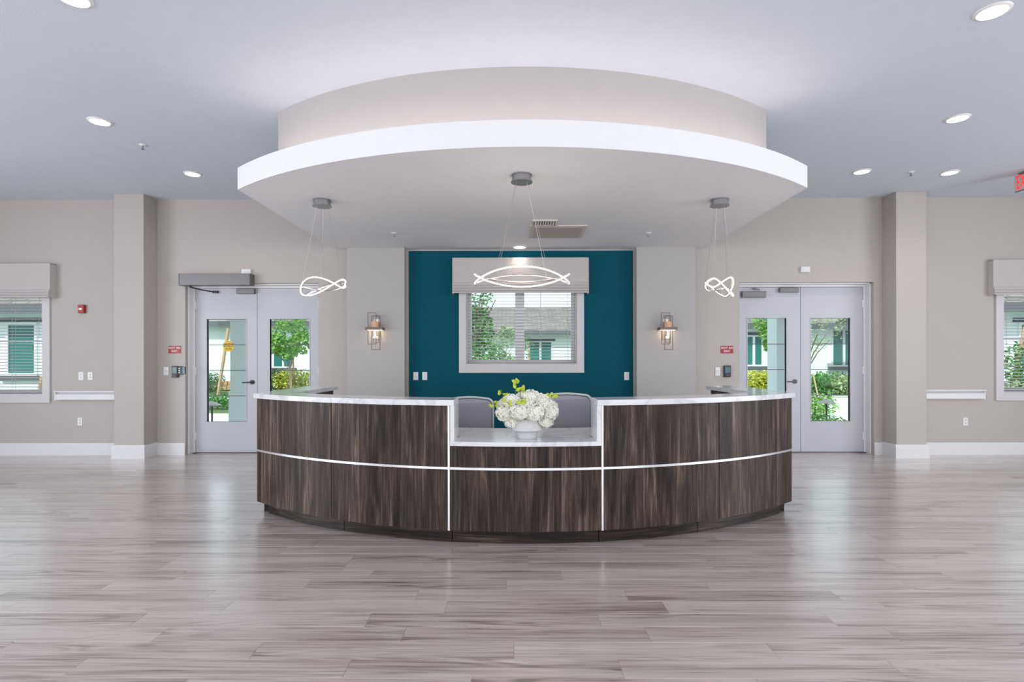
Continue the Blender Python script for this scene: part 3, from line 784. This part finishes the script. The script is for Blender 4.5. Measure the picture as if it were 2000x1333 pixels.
# ================================================================== CHAIRS behind the desk
def make_chair(label, x, y, top_z, rot=0):
    o = thing('office_chair', label, 'chair', (0, 0, 0), 'two chairs behind the reception desk')
    hw = .235; h0, h1 = .50, top_z
    # backrest panel, slightly curved
    def outline(hw, z0, z1, r, n=6):
        p = [(-hw, z0), (hw, z0)]
        p += [(hw-r+r*math.sin(t), z1-r+r*math.cos(t)) for t in [PI/2-PI/2*i/n for i in range(n+1)]]
        p += [(-i/8*(2*(hw-r))+hw-r, z1+.012*math.sin(PI*i/8)) for i in range(1, 8)]
        p += [(-hw+r-r*math.sin(t), z1-r+r*math.cos(t)) for t in [PI/2*i/n for i in range(n+1)]]
        return p
    ol = outline(hw-.014, h0+.02, h1-.016, .05); m_ = MB(); k = len(ol)
    def bow(x): return .05*(1-(x/hw)**2)
    m_.v = [(p[0], .20+bow(p[0])-.012, p[1]) for p in ol]+[(p[0], .20+bow(p[0])+.012, p[1]) for p in ol]
    # triangulated as strips between mirrored outline points keeps the bow
    m_.f = [tuple(reversed(range(k)))[::-1], tuple(range(k, 2*k))[::-1]]+[(i, k+i, k+(i+1) % k, (i+1) % k) for i in range(k)]
    m_.build('backrest', 'chair_back', o)
    fr = outline(hw, h0, h1, .06)
    MB().tube([(p[0], .20+bow(p[0]), p[1]) for p in fr], .011, 8, True).build('back_frame', 'chair_frame', o, smooth=True)
    st_ = MB(); st_.prism([(-.22, -.24), (-.18, -.27), (.18, -.27), (.22, -.24), (.22, .17), (.18, .2), (-.18, .2), (-.22, .17)], .43, .50); st_.build('seat', 'chair_back', o, bev=.015)
    MB().tube([(-.1, .12, .44), (-.1, .27, .47), (-.1, .25, .6)], .014, 8).build('back_bracket', 'chair_frame', o)
    MB().tube([(.1, .12, .44), (.1, .27, .47), (.1, .25, .6)], .014, 8).build('back_bracket', 'chair_frame', o)
    MB().lathe([(.028, .08), (.028, .30), (.018, .30), (.018, .43)], 0, 0, 14).build('gas_lift', 'dark_metal', o, smooth=True)
    for i in range(5):
        t = 2*PI*i/5+.3; c_, s_ = math.cos(t), math.sin(t)
        l = MB().tube([(c_*.02, s_*.02, .11), (c_*.28, s_*.28, .075)], .02, 8, r1=.014).build('leg', 'chair_frame', o)
        MB().tube([(c_*.28-s_*.02, s_*.28+c_*.02, .028), (c_*.28+s_*.02, s_*.28-c_*.02, .028)], .028, 14).build('caster', 'black_rubber', l)
    o.location = (x, y, 0); o.rotation_euler = (0, 0, rot)
    return o
make_chair('grey backed office chair behind the desk left of flowers', P(916, 778, 5.35).x, 5.12, P(916, 779, 5.35).z, 0)
make_chair('grey backed office chair behind the desk right of flowers', P(1106, 771, 5.25).x, 5.02, P(1106, 772, 5.25).z, 0)
# ================================================================== VASE AND FLOWERS
vy = 4.27; vx = P(1029, 850, vy).x; vz = .772
vase = thing('ceramic_vase', 'pale grey ceramic bowl vase holding hydrangeas on the low counter', 'vase', (vx, vy, vz))
MB().lathe([(.076, vz), (.080, vz+.004), (.082, vz+.040), (.092, vz+.052), (.124, vz+.062), (.129, vz+.068), (.123, vz+.085), (.108, vz+.118), (.100, vz+.145), (.094, vz+.155), (.086, vz+.155), (.094, vz+.12), (.106, vz+.075)], vx, vy, 40, True).build('bowl', 'ceramic', vase, smooth=True)
MB().lathe([(.086, vz+.118), (.086, vz+.126)], vx, vy, 24).build('moss_fill', 'leaf_dark', vase)
def petal_geo(mb, c, n, size, rnd_):
    n = n.normalized(); u = n.orthogonal().normalized(); u = (Matrix.Rotation(rnd_.uniform(0, 6.28), 3, n) @ u); v = n.cross(u)
    for k in range(4):
        t = k*PI/2; d = u*math.cos(t)+v*math.sin(t); e = n.cross(d)
        b = len(mb.v); tip = size*rnd_.uniform(.85, 1.1)
        mb.v += [tuple(c), tuple(c+d*tip*.55+e*tip*.42+n*tip*.15), tuple(c+d*tip+n*tip*.05), tuple(c+d*tip*.55-e*tip*.42+n*tip*.15)]
        mb.f.append((b, b+1, b+2)); mb.f.append((b, b+2, b+3))
def hydrangea(c, r, sd):
    rd = random.Random(sd); mb = MB(); N_ = 105
    for i in range(N_):
        z = 1-2*(i+.5)/N_; ph = i*2.399963
        d = Vector((math.sqrt(1-z*z)*math.cos(ph), math.sqrt(1-z*z)*math.sin(ph), z))
        rr_ = r*rd.uniform(.86, 1.04)
        petal_geo(mb, c+Vector((d.x, d.y, d.z*.85))*rr_, (d+Vector((rd.uniform(-.35, .35), rd.uniform(-.35, .35), rd.uniform(-.35, .35)))), r*.30, rd)
    # solid heart so that the bloom is not see-through
    n0 = len(mb.v); k = 10
    for j in range(1, 6):
        t = PI*j/6
        mb.v += [(c.x+r*.8*math.sin(t)*math.cos(2*PI*i/k), c.y+r*.8*math.sin(t)*math.sin(2*PI*i/k), c.z+r*.68*math.cos(t)) for i in range(k)]
    for j in range(4):
        for i in range(k): q = (i+1) % k; mb.f.append((n0+j*k+i, n0+j*k+q, n0+(j+1)*k+q, n0+(j+1)*k+i))
    o = mb.build('hydrangea_bloom', None, None, origin=tuple(c))
    return o
fc = P(1029, 800, vy)
heads = [  # pixel centre, depth offset, radius
    (1000, 786, -.05, .074), (1036, 777, -.02, .076), (1062, 788, -.05, .076), (986, 808, -.06, .072), (1015, 806, -.11, .080), (1045, 806, -.11, .078), (1074, 806, -.06, .070), (1000, 824, -.04, .064), (1066, 823, -.04, .064), (985, 793, .05, .066), (1074, 795, .06, .062), (1022, 780, .08, .072), (1050, 783, .09, .072), (1028, 792, -.08, .066)]
places = ['upper left front', 'top centre', 'upper right', 'far left middle', 'front left of centre', 'front right of centre', 'far right middle', 'lowest left, by the bowl rim', 'lowest right, by the bowl rim', 'far left behind the outer bloom', 'far right behind the outer bloom', 'back just left of the top bloom', 'back just right of the top bloom', 'front centre under the top bloom']
for i, (px, py, dy, r_) in enumerate(heads):
    c = P(px, py, vy+dy)
    o = hydrangea(c, r_*.93, 20+i); o.data.materials.append(MAT['petal'])
    tag(o, 'white hydrangea bloom of the bouquet, '+places[i], 'flower', 'white hydrangea blooms in the vase')
sprays = [((1010, 745), (1003, 790), 5, 'tallest lime sprig standing above the hydrangeas'), ((1019, 757), (1012, 790), 5, 'lime sprig just right of and below the tallest sprig'),
          ((979, 767), (1000, 800), 7, 'lime sprig sticking out at the upper left of the bouquet'), ((1080, 772), (1055, 790), 8, 'lime sprig sticking out at upper right of the bouquet'),
          ((961, 787), (985, 805), 4, 'lime sprig farthest left beside the chair frame'), ((1019, 783), (1015, 800), 4, 'lime leaves in the middle of the hydrangeas'), ((990, 786), (1000, 800), 4, 'lime leaves among the left hydrangeas')]
for i, (tp, bt, nl, lab) in enumerate(sprays):
    rd = random.Random(50+i); dyy = -.16 if i >= 5 else -.02
    a_, b_ = P(*tp, vy+dyy), P(*bt, vy-.02)
    o = thing('lime_sprig', lab, 'foliage', tuple(b_), 'lime green sprigs in the bouquet')
    MB().tube([b_, (a_+b_)/2+Vector((0, 0, .01)), a_], .0022, 5).build('stem', 'stem', o)
    for k in range(nl):
        c = a_+(b_-a_)*(.30*k/nl)+Vector((rd.uniform(-.028, .028), rd.uniform(-.01, .01), rd.uniform(-.018, .018)))
        if i == 3 : c += Vector((-.03+.012*k, 0, -.02+.006*k))
        if i == 2 : c += Vector((-.03+.012*k, 0, 0))
        d = Vector((rd.uniform(-1, 1), rd.uniform(-.4, .4), rd.uniform(-.6, 1))).normalized(); n_ = Vector((rd.uniform(-.4, .4), -1, rd.uniform(-.3, .5))).normalized(); e = d.cross(n_).normalized()
        s_ = rd.uniform(.016, .024); m_ = MB()
        rim = [c-d*s_, c-d*s_*.3+e*s_*.62, c+d*s_*.5+e*s_*.5, c+d*s_*1.1, c+d*s_*.5-e*s_*.5, c-d*s_*.3-e*s_*.62]
        m_.v = [tuple(c+n_*s_*.3)]+[tuple(p) for p in rim]+[tuple(c+n_*s_*.12)]
        m_.f = [(0, 1+j, 1+(j+1) % 6) for j in range(6)]+[(7, 1+(j+1) % 6, 1+j) for j in range(6)]
        m_.build('leaf', 'leaf_lime', o)
# ================================================================== OUTDOORS
MB().box(-40, 40, YW+WT, 60, -.3, -.03).build('lawn', 'lawn', kind='structure')
def polyslab(name, pts, z0, z1, m_): 
    return MB().prism(pts, z0, z1).build(name, m_, kind='structure')
# concrete walks and beds
polyslab('patio', [(-9, YW+WT+.02), (9, YW+WT+.02), (9, 10.6), (-3.5, 10.6), (-5.0, 14.4), (-14, 14.4)], -.03, -.005, 'concrete')
pth = polyslab('path', [(-18, 18.2), (-9.0, 18.2), (-9.6, 21.6), (-18, 21.6)], -.03, -.004, 'concrete')
polyslab('path_right', [(5.6, 10.6), (9.5, 10.6), (10.6, 13.5), (14.5, 18.5), (13.0, 20.3), (9.4, 20.3), (8.2, 16.0)], -.03, -.004, 'concrete')
polyslab('path_far', [(-9.5, 21.0), (13, 21.0), (13, 23.0), (-9.5, 24.0)], -.03, -.004, 'concrete')
def ext_window(o, x0, x1, z0, z1, mull, y):
    f = MB().rect_frame(x0, x1, y-.05, y+.02, z0, z1, .07)
    for i in range(1, mull+1): xm = x0+(x1-x0)*i/(mull+1); f.box(xm-.045, xm+.045, y-.05, y+.02, z0+.07, z1-.07)
    w_ = f.build('window', 'vinyl_frame', o)
    for i in range(mull+1):
        a_ = x0+(x1-x0)*i/(mull+1)+.06; b_ = x0+(x1-x0)*(i+1)/(mull+1)-.06
        MB().box(a_, b_, y-.02, y-.005, z0+.07, z1-.07).build('pane', 'win_green', w_)
    MB().box(x0-.15, x1+.15, y-.10, y, z0-.14, z0).build('sill', 'fascia', w_)
    MB().box(x0-.15, x1+.15, y-.08, y, z1, z1+.12).build('lintel', 'fascia', w_)
def house(label, x0, x1, y0, y1, ze, zr, wins):
    o = thing('house_wing', label, 'building', ((x0+x1)/2, y0, 0))
    MB().box(x0, x1, y0, y1, -.1, ze).build('wall', 'stucco', o)
    s = MB(); ov = .55
    ym = (y0+y1)/2 if y1-y0 < 13 else y0+6.5
    prof = [(y0-ov, ze-.02), (ym, zr), (y1+ov, ze-.02), (y1+ov, ze-.14), (ym, zr-.14), (y0-ov, ze-.14)]
    sec = [[(x, y, z) for y, z in prof] for x in (x0-ov, x1+ov)]
    s.sweep(sec).build('roof', 'shingles', o)
    MB().box(x0-ov, x1+ov, y0-ov-.03, y0-ov+.02, ze-.24, ze+.01).build('fascia', 'fascia', o)
    MB().box(x0-ov, x1+ov, y0-ov, y0, ze-.10, ze-.05).build('eave', 'stucco', o)
    for w_ in wins: ext_window(o, *w_, y0)
    return o
house('white house wing with grey shingle roof seen through the central window', -9.0, 9.0, 30, 40, 2.95, 4.75, [(.75, 2.05, 1.1, 2.42, 1), (-5.6, -4.2, 1.1, 2.42, 1), (4.6, 6.0, 1.1, 2.42, 1)])
house('white house wing with dark trim seen through the left doors', -16.5, -9.8, 29, 37, 3.4, 5.4, [(-12.7, -11.6, 1.0, 2.4, 1)])
house('white house wing with green windows seen through the right doors', 9.8, 17.5, 24, 33, 2.92, 5.2, [(9.95, 10.75, 1.1, 2.45, 1), (13.70, 14.78, 1.08, 2.72, 1)])
house('white house wing with tall green window outside the left window', -20, -13.2, 16, 22, 2.95, 4.6, [(-14.75, -13.85, .95, 2.5, 0), (-17.5, -15.6, .95, 2.5, 1)])
house('white house wing with tall green window outside the right window', 13.6, 20.5, 16, 22, 2.95, 4.6, [(14.5, 15.5, .95, 2.45, 0), (16.4, 18.0, .95, 2.45, 1)])
def porch_post(label, xa, xb):
    o = thing('porch_post', label, 'post', ((xa+xb)/2, 9.6, 0))
    MB().box(xa, xb, 9.45, 9.45+(xb-xa), 0, 3.4).build('shaft', 'porch_white', o, bev=.01)
    MB().box(xa-.02, xb+.02, 9.43, 9.47+(xb-xa), 0, .85).build('base', 'porch_white', o, bev=.01)
porch_post('square white porch post outside the left doors', P(449, 700, 9.45).x, P(449, 700, 9.45).x+.36)
porch_post('square white porch post outside the right doors', P(1517, 700, 9.45).x, P(1517, 700, 9.45).x+.36)
def leaves(mb, c, rad, n, size, rd, shell_=.35, thin=.35):
    for i in range(n):
        while True:
            d = Vector((rd.uniform(-1, 1), rd.uniform(-1, 1), rd.uniform(-1, 1)))
            if shell_ < d.length < 1: break
        p = Vector(c)+Vector((d.x*rad[0], d.y*rad[1], d.z*rad[2]))
        a_ = Vector((rd.uniform(-1, 1), rd.uniform(-1, 1), rd.uniform(-.8, .4))).normalized()
        b_ = a_.cross(Vector((rd.uniform(-1, 1), rd.uniform(-1, 1), rd.uniform(-1, 1)))).normalized()
        s_ = size*rd.uniform(.6, 1.2); k = len(mb.v)
        mb.v += [tuple(p-a_*s_), tuple(p+b_*s_*thin), tuple(p+a_*s_), tuple(p-b_*s_*thin)]
        mb.f.append((k, k+1, k+2, k+3))
def tree(label, x, y, h, blobs, m_, size, n, trunk=.05, sd=1, fork=True, lean=0):
    rd = random.Random(sd); o = thing('garden_tree', label, 'tree', (x, y, 0))
    t = MB(); t.tube([(x, y, -.05), (x+lean*.5, y, h*.4), (x+lean, y, h*.8)], trunk, 8, r1=trunk*.5)
    for i in range(5 if fork else 0):
        an = rd.uniform(0, 6.28); t.tube([(x+lean*.6, y, h*.42), (x+lean+.3*math.cos(an), y+.3*math.sin(an), h*.65), (x+lean+.7*math.cos(an), y+.7*math.sin(an), h*.85)], trunk*.5, 5, r1=trunk*.2)
    t.build('trunk', 'bark', o)
    f = MB()
    for (bx_, by_, bz_, rx, ry, rz) in blobs: leaves(f, (x+bx_, y+by_, bz_), (rx, ry, rz), n, size, rd)
    f.build('foliage', m_, o, kind='stuff'); return o
def plant(name, label, cat, x, y, blobs, m_, size, n, sd, grp=None, shell_=.2):
    rd = random.Random(sd); o = thing(name, label, cat, (x, y, 0), grp)
    f = MB()
    for (bx_, by_, bz_, rx, ry, rz) in blobs: leaves(f, (x+bx_, y+by_, bz_), (rx, ry, rz), n, size, rd, shell_)
    f.build('foliage', m_, o, kind='stuff')
    s_ = MB()
    for (bx_, by_, bz_, rx, ry, rz) in blobs: s_.tube([(x+bx_, y+by_, -.03), (x+bx_, y+by_, bz_)], .015, 5)
    s_.build('stem', 'bark', o); return o
def at(px, y): return P(px, 700, y).x
tree('bright green young tree behind the glass of the left doors', at(566, 24), 24, 2.2, [(0, 0, 2.45, .85, .8, .75), (-.5, 0, 2.1, .5, .6, .5), (.5, 0, 2.2, .5, .6, .55), (.1, -.2, 3.1, .7, .7, .5), (-.1, 0, 1.75, .55, .5, .35)], 'leaf_bright', .11, 420, .035, 3)
tree('small lime tree behind the left pane of the right doors', at(1503, 21), 21, 2.4, [(0, 0, 2.4, .42, .4, .45), (-.15, 0, 2.9, .5, .45, .5), (.1, 0, 1.95, .32, .35, .35)], 'leaf_bright', .10, 320, .05, 4, False)
tree('feathery pale tree with bare branches behind the right pane of right doors', at(1572, 15), 15, 2.4, [(.3, 0, 2.3, 1.2, .9, .5), (.9, 0, 2.6, 1.0, .8, .4), (.1, 0, 1.85, .5, .5, .3)], 'leaf_pale', .045, 300, .045, 5)
tree('dense dark green tree at the left of the central window view', at(930, 20), 20, 4.2, [(0, 0, 3.6, .65, .6, 1.0), (.05, 0, 2.5, .6, .6, .8), (.2, 0, 1.6, .9, .7, .55), (0, 0, 1.0, .7, .6, .4)], 'leaf_mid', .10, 620, .08, 6)
tree('olive coloured tree in the middle of central window view', at(975, 22), 22, 2.4, [(0, 0, 2.1, .75, .6, .35), (.3, 0, 2.5, .4, .4, .25), (-.5, 0, 1.7, .6, .5, .4), (.3, 0, 1.4, .4, .4, .3)], 'leaf_pale', .08, 260, .035, 7)
tree('thin sapling before the far house window in the central view', at(1031, 20), 20, 1.9, [(0, 0, 1.9, .22, .2, .4), (.05, 0, 1.2, .2, .2, .3)], 'leaf_mid', .06, 130, .02, 8, False, .25)
# hedges
def hedge_row(items):
    for (name, lab, px, y, w_, h_, m_, sz, n, sd) in items:
        x = at(px, y)
        plant(name, lab, 'shrub', x, y, [(dx_*w_, 0, h_*.5, w_*.42, .45, h_*.5) for dx_ in (-.3, 0, .3)], m_, sz, n, sd)
hedge_row([
    ('hedge_shrub', 'dark green shrub at the left of the hedge behind left doors', 540, 25.4, .75, 1.0, 'leaf_dark', .08, 260, 31),
    ('hedge_shrub', 'gold green shrub left of the stakes behind left doors', 558, 25.2, .85, .95, 'leaf_gold', .08, 300, 32),
    ('hedge_shrub', 'gold green shrub right of the stakes behind left doors', 590, 25.2, .95, 1.0, 'leaf_gold', .08, 340, 33),
    ('hedge_shrub', 'gold green hedge at the left pane of the right doors', 1477, 21.5, 1.0, 1.0, 'leaf_gold', .08, 480, 34),
    ('hedge_shrub', 'gold green hedge next to the porch post of the right doors', 1512, 21.5, 1.1, 1.0, 'leaf_gold', .08, 480, 35),
    ('hedge_shrub', 'green shrub at left of the bed under the right wing window', 1596, 21.8, 1.1, .85, 'leaf_mid', .09, 300, 36),
    ('hedge_shrub', 'green shrub in middle of the bed under the right wing window', 1624, 22.0, 1.1, .95, 'leaf_mid', .09, 300, 37),
    ('hedge_shrub', 'green shrub at right of the bed under the right wing window', 1652, 21.6, 1.0, .8, 'leaf_pale', .09, 280, 38),
    ('hedge_shrub', 'low bright plant beside the path light outside the right doors', 1592, 13.5, .7, .55, 'leaf_bright', .06, 240, 39),
    ('hedge_shrub', 'low bright plant nearest the right doors outside', 1592, 10.95, .75, .3, 'leaf_bright', .05, 220, 40),
    ('hedge_shrub', 'small dark shrub beside the leaning stake outside left doors', 411, 23.0, .8, .95, 'leaf_mid', .07, 200, 41),
    ('hedge_shrub', 'low green bed plant outside the left doors', 425, 16.0, 1.3, .42, 'leaf_mid', .06, 300, 42),
    ('hedge_shrub', 'leafy plant below the left edge window outside', 60, 13.6, .9, .62, 'leaf_pale', .08, 160, 43),
    ('hedge_shrub', 'leafy plant below the right edge window outside', 1975, 13.6, .9, .85, 'leaf_pale', .08, 200, 44),
    ('hedge_shrub', 'green foliage beside the stake outside the right window', 1990, 14.6, .7, 1.9, 'leaf_mid', .08, 220, 45),
    ('hedge_shrub', 'broad green shrub low in the central window view', 945, 24, 1.6, 1.3, 'leaf_mid', .09, 420, 46),
])
# stakes
def stake(label, a_, b_, y, r=.045, y2=None):
    p, q = P(*a_, y), P(*b_, y2 or y)
    q.z = -.03
    tag(MB().tube([p, q], r, 6).build('tree_stake', 'stake_wood', origin=tuple(q)), label, 'stake')
stake('leaning wooden tree stake outside the left doors', (446, 642), (423, 785), 17.9, .055)
stake('thin stake under the bright tree outside the left doors', (572, 690), (575, 757), 25, .04)
stake('pale stake beside the trunk outside the left doors', (566, 700), (569, 757), 24.7, .04)
stake('leaning wooden stake outside the right edge window', (2003, 640), (1967, 772), 14.8, .06)
stake('stake leaning the other way outside the right window', (1985, 690), (2000, 772), 14.9, .05)
stake('slanting stake in the lower corner of the left edge window', (83, 735), (66, 772), 14.0, .05)
stake('slanted stake before far house in central window view', (1030, 670), (1046, 722), 20, .03)
stake('white slanted bamboo outside the right pane of right doors', (1588, 730), (1600, 782), 18.5, .025)
# raised tan stone bench behind left doors
o = thing('stone_bench', 'low tan stone block wall behind the left doors', 'bench', (at(430, 26), 25.5, 0))
for i in range(6):
    x = at(402+i*9, 26)
    MB().box(x, x+.2, 25.8, 26.2, 0, .22).build('stone', 'stone_tan', o, bev=.02); MB().box(x+.05, x+.24, 25.8, 26.2, .225, .42).build('stone', 'stone_tan', o, bev=.02)
# path lights
def path_light(label, px, y, h):
    x = at(px, y); o = thing('path_light', label, 'garden light', (x, y, 0))
    MB().tube([(x, y, -.02), (x, y, h)], .02, 8).build('pole', 'dark_metal', o)
    MB().lathe([(.20, h), (.18, h+.015), (.04, h+.08), (.01, h+.10)], x, y, 18).build('shade', 'operator_grey', o)
path_light('dark mushroom path light outside the right doors', 1614, 12.2, .42)
path_light('mushroom path light outside the left doors', 414, 12.0, .40)
